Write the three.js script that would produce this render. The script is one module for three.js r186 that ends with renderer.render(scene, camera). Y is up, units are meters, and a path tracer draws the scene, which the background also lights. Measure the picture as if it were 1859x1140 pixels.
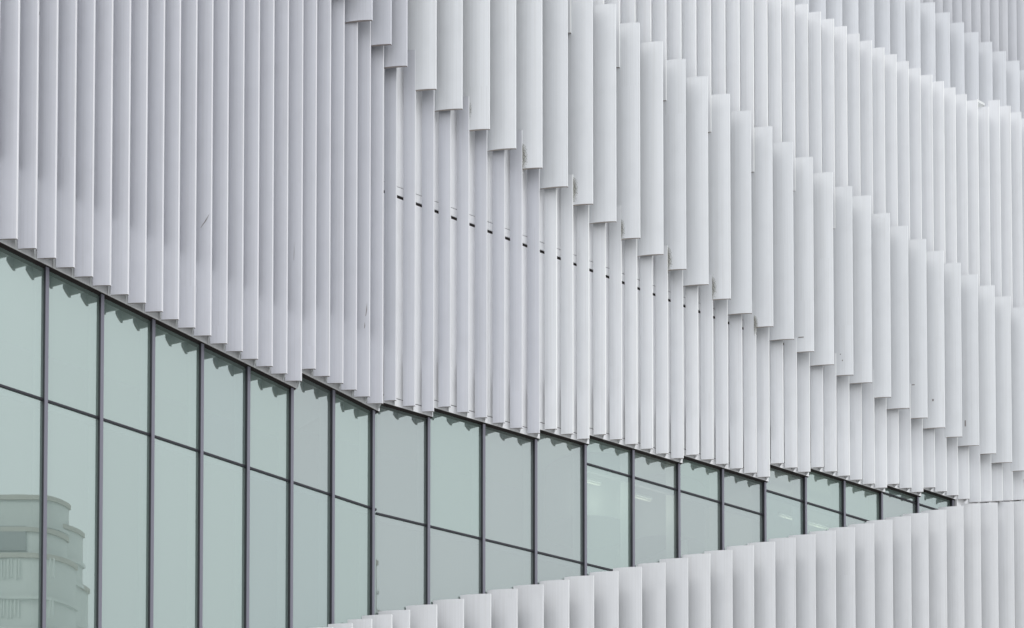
import * as THREE from 'three';

// ---------------------------------------------------------------- camera, sky, sun, exposure
const EYE = 1.6, F_PX = 2600, PITCH = THREE.MathUtils.degToRad(1.65), AXIS_Y = 1950 - F_PX * Math.tan(PITCH);
const scene = new THREE.Scene();
const camera = new THREE.PerspectiveCamera(2 * THREE.MathUtils.radToDeg(Math.atan(AXIS_Y / F_PX)), 1859 / (2 * AXIS_Y), 0.1, 1500);
camera.position.set(0, EYE, 0);
camera.rotation.x = PITCH;
camera.setViewOffset(1859, 2 * AXIS_Y, 0, 0, 1859, 1140);          // a shift lens: verticals stay upright
camera.updateProjectionMatrix();
scene.add(camera);

const SUN = new THREE.Vector3(-0.6, 0.643, 0.48).normalize();            // from the left behind the camera, veiled by cloud
const skyW = 256, skyH = 128, skyData = new Float32Array(skyW * skyH * 4);
for (let j = 0; j < skyH; j++) for (let i = 0; i < skyW; i++) {
  const el = ((j + 0.5) / skyH - 0.5) * Math.PI, az = ((i + 0.5) / skyW - 0.5) * 2 * Math.PI;
  const d = new THREE.Vector3(Math.cos(el) * Math.cos(az), Math.sin(el), Math.cos(el) * Math.sin(az));
  const up = Math.max(0, Math.sin(el));
  const cloud = 0.03 * Math.sin(3 * az + 4 * el) * Math.cos(5 * el - 2 * az) + 0.02 * Math.sin(9 * az - 7 * el);
  const v = el < 0 ? 0.17 : (0.38 + 0.57 * up) * (1 + 0.2 * d.x) * (1 + cloud);
  const k = 4 * (j * skyW + i);
  skyData[k] = v * 0.965; skyData[k + 1] = v * 0.985; skyData[k + 2] = v * 1.035; skyData[k + 3] = 1;
}
const sky = new THREE.DataTexture(skyData, skyW, skyH, THREE.RGBAFormat, THREE.FloatType);
sky.mapping = THREE.EquirectangularReflectionMapping; sky.magFilter = THREE.LinearFilter; sky.needsUpdate = true;
scene.background = sky; scene.environment = sky;

const sun = new THREE.DirectionalLight(new THREE.Color(1, 0.975, 0.95), 0.5);
sun.position.copy(SUN).multiplyScalar(120).add(new THREE.Vector3(4, 20, -38)); sun.target.position.set(4, 20, -38);
sun.castShadow = true; sun.shadow.radius = 52; sun.shadow.mapSize.set(4096, 4096);
Object.assign(sun.shadow.camera, { left: -40, right: 40, top: 40, bottom: -40, near: 1, far: 300 });
scene.add(sun, sun.target);

const renderer = new THREE.WebGLRenderer({ antialias: true });
renderer.setSize(1024, 628); renderer.shadowMap.enabled = true;
renderer.toneMapping = THREE.LinearToneMapping; renderer.toneMappingExposure = 1.98;

// ---------------------------------------------------------------- helpers
let seed = 7;
const rnd = () => { seed = (seed * 1664525 + 1013904223) >>> 0; return seed / 4294967296; };
const used = {};
const numbered = (n) => { const k = used[n] = (used[n] ?? -1) + 1; return k ? `${n}_${String(k).padStart(3, '0')}` : n; };
function top(o, name, label, category, extra = {}) { o.name = numbered(name); o.userData = { label, category, ...extra }; scene.add(o); return o; }
function group(name, parent, label) { const g = new THREE.Group(); g.name = numbered(name); if (label) g.userData.label = label; parent.add(g); return g; }
function mesh(name, geometry, material, parent) {
  const m = new THREE.Mesh(geometry, material); m.name = numbered(name); m.castShadow = m.receiveShadow = true; parent.add(m); return m;
}
class Faces {                                                        // collects flat or smooth quads and triangles
  constructor() { this.c = []; this.tint = null; this.p = []; this.n = []; this.u = []; this.i = []; }
  poly(points, uvs, normals) {
    const b = this.p.length / 3;
    let n0;
    if (!normals) {
      const a = new THREE.Vector3().subVectors(points[1], points[0]), c = new THREE.Vector3().subVectors(points[2], points[0]);
      n0 = a.cross(c).normalize();
    }
    points.forEach((q, k) => { const n = normals ? normals[k] : n0; this.p.push(q.x, q.y, q.z); this.n.push(n.x, n.y, n.z); this.u.push(...(uvs ? uvs[k] : [q.x, q.y])); if (this.tint) this.c.push(...this.tint); });
    for (let k = 2; k < points.length; k++) this.i.push(b, b + k - 1, b + k);
  }
  build() {
    const g = new THREE.BufferGeometry();
    g.setAttribute('position', new THREE.Float32BufferAttribute(this.p, 3)); g.setAttribute('normal', new THREE.Float32BufferAttribute(this.n, 3));
    g.setAttribute('uv', new THREE.Float32BufferAttribute(this.u, 2)); if (this.c.length) g.setAttribute('color', new THREE.Float32BufferAttribute(this.c, 3)); g.setIndex(this.i); return g;
  }
}
const V = (x, y, z) => new THREE.Vector3(x, y, z);
// upright prism over a plan outline [[x, z], ...]; smooth(i) says whether side i is part of a curve
function prism(outline, y0, y1, { uo = 0, vo = 0, smooth = null, tint = null } = {}) {
  let area = 0; const n = outline.length;
  for (let i = 0; i < n; i++) { const [x, z] = outline[i], [X, Z] = outline[(i + 1) % n]; area += x * Z - X * z; }
  if (area > 0) { outline = outline.slice().reverse(); const flip = (old) => (i) => old((2 * n - 2 - i) % n); if (smooth) smooth = flip(smooth); if (tint) { const old = tint; tint = (i) => (i < 0 ? old(i) : flip(old)(i)); } }
  const f = new Faces(); let u = uo;
  const nrm = (i) => { const [x, z] = outline[i], [X, Z] = outline[(i + 1) % n], l = Math.hypot(X - x, Z - z) || 1; return V(-(Z - z) / l, 0, (X - x) / l); };
  for (let i = 0; i < n; i++) {
    const [x, z] = outline[i], [X, Z] = outline[(i + 1) % n], l = Math.hypot(X - x, Z - z), m = nrm(i);
    const near = (k) => smooth && smooth(i) && smooth((k + n) % n) ? nrm((k + n) % n).add(m).normalize() : m;
    const a = near(i - 1), b = near(i + 1); if (tint) f.tint = tint(i);
    f.poly([V(x, y0, z), V(X, y0, Z), V(X, y1, Z), V(x, y1, z)], [[u, vo + y0], [u + l, vo + y0], [u + l, vo + y1], [u, vo + y1]], [a, b, b, a]);
    u += l;
  }
  const tri = THREE.ShapeUtils.triangulateShape(outline.map(([x, z]) => new THREE.Vector2(x, z)), []);
  for (const t of tri) for (const [y, ny] of [[y0, -1], [y1, 1]]) { if (tint) f.tint = tint(ny < 0 ? -1 : -2); f.poly(t.map((k) => V(outline[k][0], y, outline[k][1])), t.map((k) => outline[k]), [0, 1, 2].map(() => V(0, ny, 0))); }
  return f.build();
}
// the wall in plan: two straight lengths that meet at BEND; s runs along the wall in metres, off is how far a point stands out from it
const BEND = [-3.342, -34.959];
const LEN = { L: { T: [0.7388, -0.6740], N: [0.6740, 0.7388] }, R: { T: [0.8365, -0.5480], N: [0.5480, 0.8365] } };
const at = (side, s, off) => { const { T, N } = LEN[side]; return [BEND[0] + T[0] * s + N[0] * off, BEND[1] + T[1] * s + N[1] * off]; };
const sideOf = (s) => (s < 0 ? 'L' : 'R');
// slab standing in the wall's plane: outline [[s, h], ...] between two offsets; h is above the eye
function slab(side, outline, off0, off1, shift = 0) {
  const f = new Faces(), p = (s, h, o) => { const [x, z] = at(side, s, o); return V(x, h + EYE, z); }, n = outline.length;
  let area = 0; for (let i = 0; i < n; i++) { const [a, b] = outline[i], [c, d] = outline[(i + 1) % n]; area += a * d - c * b; }
  const o = area < 0 ? outline.slice().reverse() : outline, uv = o.map(([s, h]) => [s + shift, h + shift]);
  f.poly(o.map(([s, h]) => p(s, h, off1)), uv);
  f.poly(o.map(([s, h]) => p(s, h, off0)).reverse(), uv.slice().reverse());
  for (let i = 0; i < n; i++) { const a = o[i], b = o[(i + 1) % n]; f.poly([p(a[0], a[1], off0), p(b[0], b[1], off0), p(b[0], b[1], off1), p(a[0], a[1], off1)], [[0, 0], [Math.hypot(b[0] - a[0], b[1] - a[1]), 0], [1, off1 - off0], [0, off1 - off0]]); }
  return f.build();
}
const box = (side, s0, s1, h0, h1, o0, o1, shift) => slab(side, [[s0, h0], [s1, h0], [s1, h1], [s0, h1]], o0, o1, shift);
const lerpList = (xs, ys, x) => {
  let i = 1; while (i < xs.length - 1 && xs[i] < x) i++;
  return ys[i - 1] + (ys[i] - ys[i - 1]) * (x - xs[i - 1]) / (xs[i] - xs[i - 1]);
};

// ---------------------------------------------------------------- materials
function noiseTexture(w, h, fn, srgb) {
  const d = new Uint8Array(w * h * 4);
  for (let y = 0; y < h; y++) for (let x = 0; x < w; x++) { const c = fn(x, y); const k = 4 * (y * w + x); d[k] = c[0]; d[k + 1] = c[1]; d[k + 2] = c[2]; d[k + 3] = c[3] ?? 255; }
  const t = new THREE.DataTexture(d, w, h); t.wrapS = t.wrapT = THREE.RepeatWrapping; t.magFilter = THREE.LinearFilter; t.minFilter = THREE.LinearMipmapLinearFilter; t.generateMipmaps = true;
  if (srgb) t.colorSpace = THREE.SRGBColorSpace; t.needsUpdate = true; return t;
}
function lattice(w, h) { const g = new Float32Array(w * h); for (let i = 0; i < w * h; i++) g[i] = rnd(); return (x, y) => {
  const xi = Math.floor(x), yi = Math.floor(y), fx = x - xi, fy = y - yi, sx = fx * fx * (3 - 2 * fx), sy = fy * fy * (3 - 2 * fy);
  const q = (a, b) => g[((b % h) + h) % h * w + ((a % w) + w) % w];
  return (q(xi, yi) * (1 - sx) + q(xi + 1, yi) * sx) * (1 - sy) + (q(xi, yi + 1) * (1 - sx) + q(xi + 1, yi + 1) * sx) * sy; }; }
const na = lattice(64, 64), nb = lattice(256, 32), nc = lattice(32, 32);
const PW = 512, PH = 1024;                                            // 4 m x 16 m of weathered white paint: faint runs, broad clouding
const paintMap = noiseTexture(PW, PH, (x, y) => {
  const u = x / PW, v = y / PH;
  const runs = Math.pow(nb(u * 256, v * 8), 3) * 0.5 + Math.pow(nb(u * 128 + 9, v * 3 + 5), 4) * 0.5, blot = nc(u * 8, v * 32) * 0.6 + na(u * 32, v * 64) * 0.4;
  const t = 1 - 0.045 * runs - 0.035 * Math.max(0, blot - 0.45) - 0.008 * rnd();
  return [255 * t, 255 * (t - 0.002 * runs), 255 * (t - 0.008 * runs)];
}, true);
paintMap.repeat.set(1 / 4, 1 / 16);
const roughMap = noiseTexture(128, 256, (x, y) => { const v = 150 + 70 * na(x / 2, y / 4); return [v, v, v]; });
roughMap.repeat.set(1 / 2, 1 / 4);
const paint = (r, g, b, rough = 0.75) => new THREE.MeshStandardMaterial({ color: new THREE.Color().setRGB(r, g, b), map: paintMap, roughness: rough, roughnessMap: roughMap, vertexColors: true });
const plain = (r, g, b) => new THREE.MeshStandardMaterial({ color: new THREE.Color().setRGB(r, g, b), map: paintMap, roughness: 0.7 });
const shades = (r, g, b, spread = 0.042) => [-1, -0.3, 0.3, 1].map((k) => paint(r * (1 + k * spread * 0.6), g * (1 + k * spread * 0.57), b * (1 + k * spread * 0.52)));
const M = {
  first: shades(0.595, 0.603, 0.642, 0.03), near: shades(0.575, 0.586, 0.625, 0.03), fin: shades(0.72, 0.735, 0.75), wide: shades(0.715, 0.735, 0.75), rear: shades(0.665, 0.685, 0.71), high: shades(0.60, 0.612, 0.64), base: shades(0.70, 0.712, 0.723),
  backing: plain(0.92, 0.925, 0.93), fascia: plain(0.9, 0.905, 0.91),
  dark: new THREE.MeshStandardMaterial({ color: new THREE.Color().setRGB(0.022, 0.016, 0.015), roughness: 0.9 }),
  mullion: new THREE.MeshStandardMaterial({ color: new THREE.Color().setRGB(0.028, 0.028, 0.035), roughness: 0.5, metalness: 0.2 }),
  cap: new THREE.MeshStandardMaterial({ color: new THREE.Color().setRGB(0.19, 0.187, 0.225), roughness: 0.45, metalness: 0.1 }),
  inner: new THREE.MeshStandardMaterial({ color: new THREE.Color().setRGB(0.6, 0.58, 0.62), roughness: 0.7 }),
  room: new THREE.MeshStandardMaterial({ color: new THREE.Color().setRGB(0.62, 0.65, 0.64), roughness: 0.9 }),
  roomDark: new THREE.MeshStandardMaterial({ color: new THREE.Color().setRGB(0.4, 0.41, 0.42), roughness: 0.9 }),
  white: new THREE.MeshStandardMaterial({ color: new THREE.Color().setRGB(0.8, 0.82, 0.8), roughness: 0.8 }),
  crack: new THREE.MeshStandardMaterial({ color: new THREE.Color().setRGB(0.28, 0.26, 0.25), roughness: 1 }),
};
const warp = noiseTexture(128, 128, (x, y) => { const v = 255 * (0.7 * na(x / 16, y / 16) + 0.3 * nc(x / 8, y / 4)); return [v, v, v]; });
warp.repeat.set(1 / 6, 1 / 6);
const glass = (r, g, b, through) => new THREE.MeshPhysicalMaterial({ color: new THREE.Color().setRGB(r * 0.75, g * 0.775, b * 0.765), roughness: 0.0, bumpMap: warp, bumpScale: 0.00015, metalness: 0.53, transmission: through + 0.28, thickness: 0, ior: 2.2, specularIntensity: 1 });
const GREEN = [glass(0.60, 0.73, 0.68, 0.62), glass(0.62, 0.75, 0.70, 0.6), glass(0.59, 0.71, 0.68, 0.64)];
const GREY = [glass(0.598, 0.678, 0.656, 0.62), glass(0.585, 0.665, 0.645, 0.65)];

// ---------------------------------------------------------------- ground
const ground = mesh('pavement', new THREE.PlaneGeometry(1200, 1200).rotateX(-Math.PI / 2), new THREE.MeshStandardMaterial({ color: new THREE.Color().setRGB(0.42, 0.42, 0.41), roughness: 0.95 }), scene);
ground.userData = { label: 'pale stone pavement in front of the building', category: 'pavement', kind: 'structure' };

// ---------------------------------------------------------------- the building
const building = top(new THREE.Group(), 'building', 'large white building clad in stepped tiers of upright metal fins above green glazing', 'building');

// heights (metres above the eye) read along the wall
const GROUPS = [[1.416, 16.59], [4.681, 16.835], [6.305, 17.085], [9.593, 17.34], [12.897, 17.57], [14.564, 18.105], [17.889, 18.375], [19.571, 18.62], [21.9, 18.89]];
const F_S = [0.133, 0.623, 1.396, 2.172, 2.983, 3.79, 4.608, 5.429, 6.242, 7.066, 7.872, 8.706, 9.521, 10.343, 11.175, 12.004, 12.841, 13.663, 14.492, 15.339, 16.17, 17.018, 17.834, 18.681, 19.493, 20.362, 21.195, 22.044, 22.91, 23.737, 24.57];
const F_H = [11.195, 11.391, 11.667, 11.948, 12.231, 12.51, 12.779, 13.059, 13.326, 13.605, 13.883, 14.163, 14.456, 14.746, 15.017, 15.322, 15.599, 15.892, 16.164, 16.457, 16.744, 17.034, 17.323, 17.61, 17.895, 18.193, 18.491, 18.767, 18.984, 19.195, 19.41];
while (F_S.at(-1) < 36) { F_S.push(F_S.at(-1) + 0.835); F_H.push(F_H.at(-1) + 0.21); }           // the wall goes on past the frame
const footL = (s) => (s < -2.3 ? 16.175 + (-2.505 - s) * 0.0937 : 16.40 + (-0.134 - s) * 0.095);
function foot(s) { if (s < 0) return footL(s); for (const [e, h] of GROUPS) if (s < e + 0.1) return h; return lerpList(F_S, F_H, s) + 0.1; }

// one fin: a curved hollow-backed blade, its right edge standing out from the wall at (s, off)
function finShape(side, s, off, angle, width, bulge, thick, h0, h1, behind = 0.2) {
  const [ex, ez] = at(side, s, off + 0.006 * (rnd() - 0.5)), a = THREE.MathUtils.degToRad(angle + 1.1 * (rnd() - 0.5)), fx = Math.cos(a), fz = Math.sin(a), nx = -Math.sin(a), nz = Math.cos(a);
  const P = (u, v) => [ex - fx * (width - u) + nx * v, ez - fz * (width - u) + nz * v];
  const out = [], c = 0.017, K = 7;
  for (let k = 0; k <= K; k++) { const t = k / K, u = (width - c) * t; out.push(P(u, 4 * bulge * t * (1 - t))); }
  const e = out.length;                                              // sides 0..e+1 are the face and its edge painted as if lit, the rest the shade-tinted back
  out.push(P(width - c * 0.3, -c * 0.3), P(width, -c), P(width, -thick), P(width - 0.008, -thick), P(width - 0.04, -0.035), P(0.01, -0.022), P(0, -0.012));
  const q = behind, shadedBack = [q, q, q * 1.02], white = [1, 1, 1], under = [0.5, 0.43, 0.38], litEdge = behind > 0.5 ? [1.35, 1.34, 1.28] : [1.15, 1.15, 1.13];  // back tint deepens the shade between fins; edge tint paints a highlight
  return prism(out, h0 + EYE, h1 + EYE, { uo: rnd() * 40, vo: rnd() * 160, smooth: (i) => i < e - 1, tint: (i) => (i === -1 ? under : i === -2 || i < e - 1 || i >= out.length - 1 ? white : i <= e + 1 ? litEdge : shadedBack) });
}
// thin plate added unseen behind a fin's right edge to fill out its reflection
function reflectionPlate(side, s, off, back, h0, h1, m, parent) {
  const [ex, ez] = at(side, s, off - 0.03), { N } = LEN[side], k = side === 'L' ? -0.3 : -0.1, l = (off - 0.03 - back) / (N[1] - k * N[0]);
  mesh('bracket', prism([[ex - 0.012, ez - 0.01], [ex + k * l - 0.012, ez - l], [ex + k * l - 0.026, ez - l], [ex - 0.026, ez - 0.01]], h0 + EYE, h1 + EYE), m, parent);
}
const pick = (list) => list[Math.floor(rnd() * list.length)];
const B_S = [1.243, 2.009, 2.82, 3.628, 4.451, 5.268, 6.095, 6.881, 7.703, 8.516, 9.337, 10.156, 10.989, 11.797, 12.639, 13.467, 14.29, 15.118, 15.953, 16.768, 17.61, 18.439, 19.282, 20.115, 20.938, 21.778, 22.623, 23.439, 24.27];
const B_H = [24.558, 24.345, 24.12, 23.911, 23.691, 23.475, 23.288, 23.069, 22.882, 22.69, 22.528, 22.344, 22.181, 22.003, 21.86, 21.72, 21.58, 21.411, 21.322, 21.302, 21.069, 20.936, 20.842, 20.737, 20.64, 20.564, 20.494, 20.397, 20.31];
const BT_S = [6.868, 7.675, 8.5, 9.32, 10.146, 10.961, 11.782, 12.605, 13.452, 14.271, 15.09, 15.92, 16.758, 17.604, 18.431, 19.249, 20.105, 20.935, 21.76, 22.618, 23.452, 24.28];
const BT_H = [29.086, 28.906, 28.705, 28.531, 28.347, 28.164, 27.973, 27.821, 27.659, 27.498, 27.32, 27.174, 27.162, 26.89, 26.759, 26.615, 26.496, 26.362, 26.243, 26.135, 26.01, 25.89];
while (B_S.at(-1) < 36) { B_S.push(B_S.at(-1) + 0.827); B_H.push(B_H.at(-1) - 0.09); }
const bFoot = (s) => lerpList([-0.02, 0.416, ...B_S], [25.16, 24.8, ...B_H], s), bTop = (s) => lerpList(BT_S, BT_H, s);

// --- lowest tier: narrow fins, feet just above the glazing
const tierA = group('fin_tier', building, 'lowest tier of narrow white fins hanging above the glazing');
const A_L = [-10.6, -10.2, -9.797, -9.392, -8.994, -8.584, -8.179, -7.773, -7.371, -6.961, -6.564, -6.16, -5.775, -5.37, -4.972, -4.57, -4.169, -3.765, -3.376, -2.98, -2.579, -2.195, -1.792, -1.399, -1.011, -0.617, -0.218];
const toeL = (s) => (s < -2.4 ? 16.111 + (-2.579 - s) * 0.093 : 16.334 + (-0.218 - s) * 0.095);
A_L.forEach((s) => {
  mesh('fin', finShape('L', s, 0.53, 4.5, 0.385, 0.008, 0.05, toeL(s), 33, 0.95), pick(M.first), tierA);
  reflectionPlate('L', s, 0.53, 0.125, toeL(s) + 0.015, toeL(s) + 1.6, M.fascia, tierA);
});
const A_R = [0.306, 0.837, 1.376, 1.861, 2.403, 2.949, 3.491, 4.034, 4.584, 5.137, 5.669, 6.2, 6.755, 7.303, 7.84, 8.382, 8.932, 9.487, 10.039, 10.594, 11.155, 11.709, 12.262, 12.779, 13.336, 13.893, 14.431, 14.988, 15.549, 16.11, 16.648, 17.208, 17.752, 18.306, 18.873, 19.431, 19.993, 20.554, 21.111, 21.662, 22.221, 22.78, 23.346, 23.892, 24.44];
while (A_R.at(-1) < 36) A_R.push(A_R.at(-1) + 0.555);
const A_TOP = [25.584, 24.993, 24.713, 24.106, 23.812, 23.222, 22.922, 22.616, 22.018, 22.011, 21.966, 21.959, 21.376, 21.353];
A_R.forEach((s, i) => {
  const k = (i - 1) / 3, tall = Number.isInteger(k) && k >= 0 && k < A_TOP.length;
  const tip = i === 0 ? 26.2 : tall ? A_TOP[k] : bFoot(s) + 0.6;
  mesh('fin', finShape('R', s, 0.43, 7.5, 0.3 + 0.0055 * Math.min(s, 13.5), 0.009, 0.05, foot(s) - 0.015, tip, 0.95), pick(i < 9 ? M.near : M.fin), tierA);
  reflectionPlate('R', s, 0.43, 0.125, foot(s) + 0.005, foot(s) + 1.3, M.fascia, tierA);
});

// --- second tier: wide fins that stand out in front
const tierB = group('fin_tier', building, 'second tier of wide white fins standing out in a slanting band');
const wideFins = [];
for (let k = 9; k >= 1; k--) wideFins.push(['L', -0.822 - 0.585 * k, 25.38 + 0.42 * k, 31.6 + 0.1 * k]);
wideFins.push(['L', -0.822, 25.38, 31.5], ['L', -0.24, 25.076, 31.3], ['L', 0.247, 24.77, 30.9]);
B_S.forEach((s, i) => wideFins.push(['R', s, B_H[i], bTop(s)]));
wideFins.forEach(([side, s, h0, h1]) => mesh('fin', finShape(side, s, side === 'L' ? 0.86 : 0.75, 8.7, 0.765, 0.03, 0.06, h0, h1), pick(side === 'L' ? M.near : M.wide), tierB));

// --- third tier: narrow fins above the second
const tierC = group('fin_tier', building, 'third tier of narrow white fins, tops stepping down against the tier behind');
const C_S = [], C_FOOT = [27.966, 27.666, 27.361, 27.066, 26.481, 26.485, 25.882, 25.589, 25.572, 25.575];
for (let i = -9; i < 54; i++) C_S.push(5.61 + 0.5476 * i + 0.00026 * i * i);
C_S.forEach((s, n) => {
  const i = n - 9, k = i / 3, long = Number.isInteger(k) && k >= 0 && k < C_FOOT.length;
  if (s < 0.2) return;
  const h0 = long ? C_FOOT[k] : bTop(s + 0.45) - 0.35, h1 = (s > 22.9 ? 32.887 : 32.44) + 0.012 * (rnd() - 0.5);
  mesh('fin', finShape('R', s, 0.43, 7.5, 0.36 + 0.0008 * s, 0.009, 0.05, h0, h1, 0.95), pick(M.fin), tierC);
  if (s > 13.2 && s < 20.6) mesh('bracket', box('R', s - 0.01, s + 0.035, h1 - 0.42, h1 - 0.17, 0.26, 0.385), M.dark, tierC);
});
mesh('bracket', box('R', 22.4, 22.78, 32.52, 32.6, 0.1, 0.3), M.white, tierC);

// --- fourth tier: wide fins on the storey set back above, and the fifth behind it
const tierD = group('fin_tier', building, 'fourth tier of wide white fins on the storey set back above');
for (let i = -4; i < 27; i++) {
  const s = 19.244 + 0.8225 * i, h = s < 25.3 ? 40.332 + (25.046 - s) * 0.055 : 40.332 - (s - 25.046) * 0.0575;
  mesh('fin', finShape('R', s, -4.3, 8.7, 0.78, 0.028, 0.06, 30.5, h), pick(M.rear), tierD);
}
const tierE = group('fin_tier', building, 'highest tier of narrow white fins in the upper right corner');
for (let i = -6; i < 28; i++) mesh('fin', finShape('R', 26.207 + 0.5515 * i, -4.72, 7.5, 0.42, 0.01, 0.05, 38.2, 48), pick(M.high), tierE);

// --- base: broad panels in front of the foot of the glazing
const tierF = group('panel_tier', building, 'lowest band of broad white panels, tops rising to the right');
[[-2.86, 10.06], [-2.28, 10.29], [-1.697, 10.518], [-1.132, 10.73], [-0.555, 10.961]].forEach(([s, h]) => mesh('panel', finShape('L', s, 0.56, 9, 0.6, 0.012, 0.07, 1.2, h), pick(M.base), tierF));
F_S.forEach((s, i) => {
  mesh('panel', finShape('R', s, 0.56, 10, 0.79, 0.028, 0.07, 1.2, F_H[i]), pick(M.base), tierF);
});

// --- the white wall behind the fins: a fascia strip at its foot, tall panels, a band of cover strips at 22 m
const cladding = group('backing_wall', building);
const MULL_L = [-12.1, -10.9, -9.72, -8.574, -7.347, -6.148, -4.943, -3.739, -2.554, -1.373, -0.174], MULL_R = [1.416, 3.055, 4.681, 6.305, 7.95, 9.593, 11.238, 12.897, 14.564, 16.219, 17.889, 19.571, 21.253];
const EDGE = 0.12;                                                    // the fascia steps this far past each mullion
function clad(side, a, b) {
  const up = (s) => (side === 'L' ? footL(s) : foot(Math.min(s, b - 0.11)));
  const a1 = a + 0.004, b1 = b - 0.004, fa = side === 'L' ? footL(a < -2.3 && b < -2.2 ? Math.min(a1, -2.301) : Math.max(a1, -2.299)) : up(a1 + 0.05), fb = side === 'L' ? footL(b < -2.2 ? Math.min(b1, -2.301) : b1) : up(b1 - 0.05);
  const lo = side === 'L' ? -0.05 : 0;
  mesh('fascia_panel', slab(side, [[a1, fa + lo], [b1, fb + lo], [b1, fb + 0.185], [a1, fa + 0.185]], 0.106, 0.12, rnd() * 20), M.fascia, cladding);
  mesh('backing_panel', slab(side, [[a1, fa + 0.205], [b1, fb + 0.205], [b1, 21.855], [a1, 21.855]], 0.106, 0.12, rnd() * 20), M.backing, cladding);
  mesh('cover_strip', box(side, a1, b1, 21.935, 22.135, 0.106, 0.125, rnd() * 20), M.backing, cladding);
  mesh('backing_panel', box(side, a1, b1, 22.155, 32.3, 0.106, 0.12, rnd() * 20), M.backing, cladding);
  mesh('liner', slab(side, [[a1, fa + 0.05], [b1, fb + 0.05], [b1, 32.2], [a1, 32.2]], 0.0, 0.104), M.dark, cladding);
  return [fa + lo, fb + lo];
}
const glazed = group('glazed_wall', building);
const heads = [];
const cutsL = MULL_L.map((s) => s + EDGE), cutsR = [0.0 + 0.001, ...MULL_R.map((s) => s + EDGE)];
for (let i = 0; i < cutsL.length; i++) {
  const a = cutsL[i], b = i + 1 < cutsL.length ? cutsL[i + 1] : 0.0, [fa, fb] = clad('L', a, b);
  mesh('head_frame', slab('L', [[a, fa - 0.006], [b, fb - 0.006], [b, fb + 0.015], [a, fa + 0.015]], -0.04, 0.112), M.dark, glazed);
}
for (let i = 0; i < cutsR.length; i++) {
  const a = cutsR[i], b = i + 1 < cutsR.length ? cutsR[i + 1] : 36.5;
  if (i + 1 < cutsR.length) { const [fa, fb] = clad('R', a, b); mesh('head_frame', slab('R', [[a, fa - 0.006], [b, fb - 0.006], [b, fb + 0.015], [a, fa + 0.015]], -0.04, 0.112), M.dark, glazed); }
  else { mesh('backing_panel', box('R', a, b, 17, 32.3, 0.03, 0.15, 3), M.backing, cladding); }
}

// --- glazing: mullions, transoms, panes, posts behind them
const headAt = (side, s) => (side === 'L' ? footL(s) : foot(s));
function mullion(side, s, h1) {
  mesh('mullion', box(side, s, s + 0.066, 2, h1, -0.04, 0.055), M.mullion, glazed);
  mesh('mullion_cap', box(side, s - 0.002, s + 0.068, 2, h1, 0.057, 0.077), M.cap, glazed);
  mesh('inner_post', box(side, s + 0.005, s + 0.06, 2, h1 + 0.3, -0.5, -0.1), M.white, glazed);
}
MULL_L.forEach((s) => mullion('L', s, footL(s) - 0.062));
MULL_R.forEach((s) => mullion('R', s, foot(s) - 0.02));
const pane = (side, a, b, h0, h1a, h1b, m) => {
  const f = new Faces(), j = () => -0.03 + 0.002 * (rnd() - 0.5), p = (s, h) => { const [x, z] = at(side, s, j()); return V(x, h + EYE, z); };
  f.poly([p(a, h0), p(b, h0), p(b, h1b), p(a, h1a)]); mesh('pane', f.build(), m, glazed);
};
function transom(side, a, b, h) {
  mesh('transom', box(side, a, b, h - 0.022, h + 0.022, -0.04, 0.005), M.mullion, glazed);
  mesh('inner_rail', box(side, a, b, h - 0.13, h + 0.02, -0.2, -0.1), M.inner, glazed);
}
const bays = [];
const all = [...MULL_L.map((s) => ['L', s]), ...MULL_R.map((s) => ['R', s])];
for (let i = 0; i < all.length; i++) {
  const [sd, a] = all[i], [se, b] = all[i + 1] ?? ['R', 23];
  if (sd === se) bays.push([sd, a + 0.066, b, i]);
  else { bays.push([sd, a + 0.066, 0, i]); bays.push([se, 0, b, i]); }
}
for (const [side, a, b, i] of bays) {
  const mid = (a + b) / 2, levels = side === 'L' ? [2, 5.7, 8.2, 13.93] : [2, 5.6, 8.2, 13.84];
  if (side === 'R' && mid > 6.3 && mid < 12.9) levels.push(16.6);
  if (side === 'R' && mid > 12.9 && mid < 17.9) levels.push(17.36);
  if (side === 'R' && mid > 17.9) levels.push(18.42);
  const split = side === 'L' && a < -2.3 && b > -2.3;
  const ha = (side === 'L' ? footL(split ? -2.29 : a) : foot(mid)) - 0.01, hb = (side === 'L' ? footL(b) : foot(mid)) - 0.01;
  levels.forEach((h, k) => {
    const last = k === levels.length - 1, grey = (side === 'R' && mid < 6.3 && rnd() < 0.8) || (i === 8 && last) || (side === 'R' && ((i === 12 && last) || (i > 13 && rnd() < 0.4)));
    pane(side, a, b, h, last ? ha : levels[k + 1], last ? hb : levels[k + 1], pick(grey ? GREY : GREEN));
    if (k) transom(side, a, b, h);
  });
}

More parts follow.
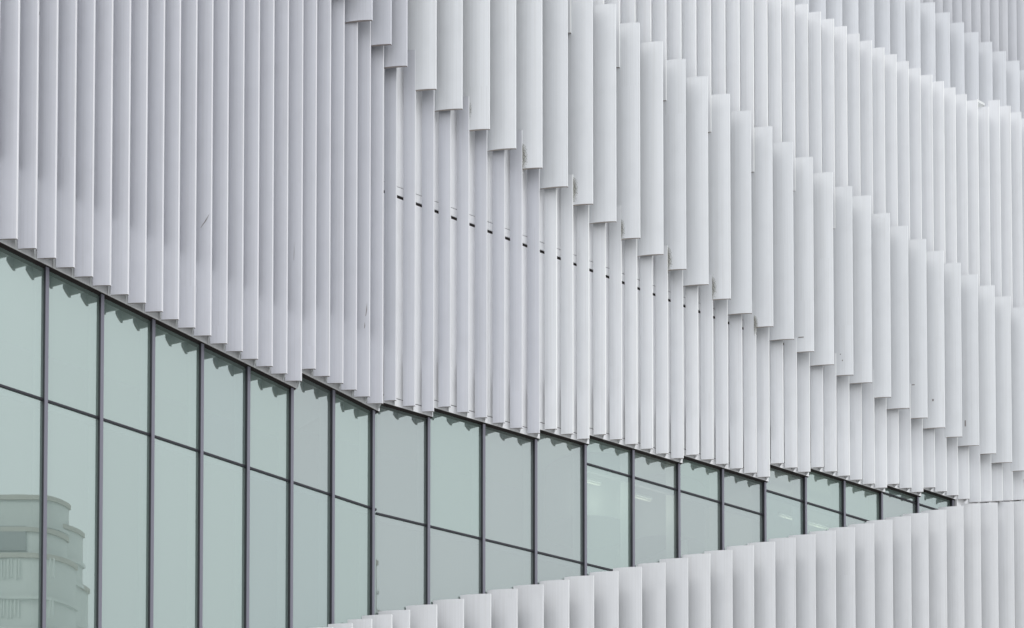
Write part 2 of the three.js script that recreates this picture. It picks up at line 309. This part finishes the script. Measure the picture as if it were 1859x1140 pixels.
// --- the rooms behind the glass
const room = group('room', building);
mesh('inner_wall', box('L', -14, 0.8, 1, 20, -5.3, -5.0), M.room, room);
mesh('inner_wall', box('R', -0.5, 26, 1, 20, -4.7, -4.5), M.room, room);
mesh('ceiling', box('L', -14, 0.5, 17.5, 17.7, -5, -0.1), M.white, room);
mesh('ceiling', box('R', -1, 12.9, 17.62, 17.8, -4.5, -0.1), M.room, room);
mesh('ceiling', box('R', 12.9, 26, 19.1, 19.3, -4.5, -0.1), M.room, room);
mesh('floor', box('L', -14, 0.5, 8.0, 8.3, -5, -0.1), M.roomDark, room);
mesh('floor', box('R', -1, 26, 8.0, 8.3, -4.5, -0.1), M.roomDark, room);
mesh('partition', box('R', 10.9, 11.0, 8.3, 17.6, -4.5, -1.2), M.white, room);
mesh('partition', box('L', -14.2, -14, 1, 20, -5, 0), M.room, room);
for (const s of [8.2, 10.9]) {                                       // round drums hanging from the ceiling
  const [x, z] = at('R', s, -2.3); mesh('ceiling_drum', new THREE.CylinderGeometry(1.3, 1.3, 1.8, 48).translate(x, 16.7 + EYE, z), M.roomDark, room);
}
// storeys above: side and rear walls that close the building
const shell = group('rear_wall', building);
mesh('backing_panel', box('R', 12, 42, 30, 48, -5.3, -5.06), M.backing, shell);
mesh('terrace', slab('R', [[0, 32.0], [42, 32.0], [42, 32.2], [0, 32.2]], -5.06, 0.02), M.backing, shell);
mesh('rear_wall', box('R', -4, 42, -1.5, 48, -22, -21.7), M.backing, shell);
mesh('side_wall', box('R', 41.7, 42, -1.5, 48, -21.7, -5.3), M.backing, shell);
mesh('side_wall', box('L', -14.4, -14.2, -1.5, 33, -20, 0), M.backing, shell);
mesh('roof', box('R', -4, 42, 47.7, 48, -21.7, -5.3), M.backing, shell);

// --- marks on the fins
const mossMap = noiseTexture(64, 128, (x, y) => {
  const u = x / 64, v = y / 128, d = Math.max(0, 1 - u * 1.5) * Math.exp(-Math.pow((v - 0.42) / (v > 0.42 ? 0.2 : 0.3), 2));
  const g = na(x * 0.9, y * 0.9) * 0.5 + rnd() * 0.5, a = d * 1.6 * (0.4 + g) > 0.55 + 0.5 * rnd() ? 200 : 0;
  return [122, 118, 98, a * 0.72];
}, true);
const moss = new THREE.MeshStandardMaterial({ map: mossMap, transparent: true, roughness: 1 });
function onWide(j, u0, u1, h0, h1, m, name) {                         // a thin skin lying on wide fin j, u measured from its hidden edge
  const s = B_S[j], [ex, ez] = at('R', s, 0.75), a = THREE.MathUtils.degToRad(8.7), w = 0.765, f = new Faces(), K = 4;
  const P = (u, h) => { const t = u / w, v = 0.12 * t * (1 - t) + 0.004; return V(ex - Math.cos(a) * (w - u) - Math.sin(a) * v, h + EYE, ez - Math.sin(a) * (w - u) + Math.cos(a) * v); };
  for (let k = 0; k < K; k++) { const p = u0 + (u1 - u0) * k / K, q = u0 + (u1 - u0) * (k + 1) / K; f.poly([P(p, h0), P(q, h0), P(q, h1), P(p, h1)], [[k / K, 0], [(k + 1) / K, 0], [(k + 1) / K, 1], [k / K, 1]]); }
  mesh(name, f.build(), m, tierB);
}
[[2, 24.713, 0.6], [4, 24.106, 1], [6, 23.812, 0.9], [8, 23.222, 0.8], [10, 22.922, 1], [12, 22.616, 0.9], [14, 22.018, 0.7]].forEach(([j, h, k]) => onWide(j, 0.2, 0.2 + 0.42 * k, h - 0.9 * k, h + 1.1 * k, moss, 'moss_stain'));
const speck = (j, u, h, w, t) => onWide(j, u, u + w, h, h + t, M.crack, 'chip');
speck(16, 0.3, 22.0, 0.16, 0.03); speck(19, 0.3, 21.9, 0.14, 0.03); speck(22, 0.28, 21.9, 0.09, 0.03); speck(23, 0.36, 21.6, 0.05, 0.07); speck(25, 0.3, 21.2, 0.04, 0.2); speck(18, 0.36, 21.95, 0.03, 0.03); speck(18, 0.42, 21.75, 0.03, 0.04);
function scratch(side, s, u0, h0, u1, h1, w, angle, parent) {          // a scrape on a narrow fin, ending u metres left of its right edge
  const [ex, ez] = at(side, s, 0.536), a = THREE.MathUtils.degToRad(angle), f = new Faces();
  const P = (u, h) => V(ex - Math.cos(a) * u - Math.sin(a) * 0.008, h + EYE, ez - Math.sin(a) * u + Math.cos(a) * 0.008);
  f.poly([P(u0, h0), P(u0 - w, h0), P((u0 + u1) / 2 - w * 1.6, (h0 + h1) / 2 - 0.02), P(u1, h1), P((u0 + u1) / 2, (h0 + h1) / 2)]); mesh('scratch', f.build(), M.crack, parent);
}
scratch('L', -4.972, 0.25, 18.76, 0.04, 19.08, 0.009, 4.5, tierA);
scratch('L', -0.617, 0.11, 18.34, 0.07, 18.68, 0.012, 4.5, tierA);
scratch('L', -0.617, 0.14, 18.04, 0.13, 18.2, 0.012, 4.5, tierA);
scratch('L', -2.579, 0.2, 18.95, 0.19, 19.4, 0.006, 4.5, tierA);

// ---------------------------------------------------------------- lamps behind the glass
const tube = new THREE.MeshStandardMaterial({ color: 0x999990, emissive: new THREE.Color(1, 0.93, 0.75), emissiveIntensity: 0.17 });
[[6.9, 7.448, 16.485, -0.75, 'lit ceiling lamp behind the first short upper pane, left of the others'], [8.6, 9.261, 16.435, -0.75, 'lit ceiling lamp hanging behind the second short upper pane'], [15.993, 16.679, 18.05, -2.5, 'lit ceiling lamp behind the pane just past the middle step'], [17.3, 18.159, 18.06, -2.5, 'lit ceiling lamp nearest to the narrow end of the glazing']].forEach(([a, b, h, o, label]) => {
  const lamp = top(new THREE.Group(), 'ceiling_lamp', label, 'lamp', { group: 'ceiling lamps behind the glazing' });
  mesh('tube', box('R', a, b, h, h + 0.05, o - 0.05, o + 0.02), tube, lamp);
  mesh('housing', box('R', a - 0.02, b + 0.02, h + 0.052, h + 0.11, o - 0.07, o + 0.04), M.white, lamp);
  const [x, z] = at('R', (a + b) / 2, o - 0.015), l = new THREE.PointLight(new THREE.Color(1, 0.93, 0.78), 0.5); l.position.set(x, h + EYE - 0.3, z); l.castShadow = true; lamp.add(l);
});

// ---------------------------------------------------------------- the house across the street, seen mirrored in the glass
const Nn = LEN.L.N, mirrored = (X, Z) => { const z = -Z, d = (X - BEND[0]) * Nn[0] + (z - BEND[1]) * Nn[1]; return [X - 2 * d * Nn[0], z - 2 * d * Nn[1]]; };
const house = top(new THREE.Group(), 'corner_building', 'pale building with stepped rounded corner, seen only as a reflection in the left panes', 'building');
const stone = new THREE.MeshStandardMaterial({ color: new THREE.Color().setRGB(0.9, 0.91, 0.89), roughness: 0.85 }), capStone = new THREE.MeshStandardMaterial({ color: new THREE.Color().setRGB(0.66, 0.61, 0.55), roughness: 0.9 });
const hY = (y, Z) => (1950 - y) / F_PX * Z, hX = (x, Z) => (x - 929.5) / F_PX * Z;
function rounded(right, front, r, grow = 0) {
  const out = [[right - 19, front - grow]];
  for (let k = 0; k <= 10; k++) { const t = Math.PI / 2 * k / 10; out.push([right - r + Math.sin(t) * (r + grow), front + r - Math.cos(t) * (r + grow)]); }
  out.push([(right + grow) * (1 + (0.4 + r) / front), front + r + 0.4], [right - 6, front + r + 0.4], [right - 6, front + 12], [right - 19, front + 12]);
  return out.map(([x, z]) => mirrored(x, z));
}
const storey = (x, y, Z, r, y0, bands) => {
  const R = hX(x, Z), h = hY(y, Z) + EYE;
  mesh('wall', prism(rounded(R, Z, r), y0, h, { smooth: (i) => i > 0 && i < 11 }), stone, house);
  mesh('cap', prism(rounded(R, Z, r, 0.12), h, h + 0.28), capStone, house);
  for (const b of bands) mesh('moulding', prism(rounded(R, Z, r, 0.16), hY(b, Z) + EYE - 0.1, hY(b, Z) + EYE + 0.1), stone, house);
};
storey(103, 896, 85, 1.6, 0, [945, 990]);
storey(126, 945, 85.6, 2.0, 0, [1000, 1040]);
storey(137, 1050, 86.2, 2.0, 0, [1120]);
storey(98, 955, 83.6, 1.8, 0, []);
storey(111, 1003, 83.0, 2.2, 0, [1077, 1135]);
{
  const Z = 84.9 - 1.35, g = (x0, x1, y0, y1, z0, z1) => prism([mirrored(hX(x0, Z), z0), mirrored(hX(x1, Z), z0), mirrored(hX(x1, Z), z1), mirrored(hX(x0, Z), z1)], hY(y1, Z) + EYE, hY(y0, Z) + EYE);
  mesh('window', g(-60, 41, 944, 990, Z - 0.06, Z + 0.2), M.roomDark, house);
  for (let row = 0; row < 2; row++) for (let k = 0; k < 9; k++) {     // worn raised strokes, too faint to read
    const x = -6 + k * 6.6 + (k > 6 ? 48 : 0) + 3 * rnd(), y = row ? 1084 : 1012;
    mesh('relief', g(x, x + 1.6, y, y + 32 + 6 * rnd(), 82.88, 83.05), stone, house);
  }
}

renderer.render(scene, camera);
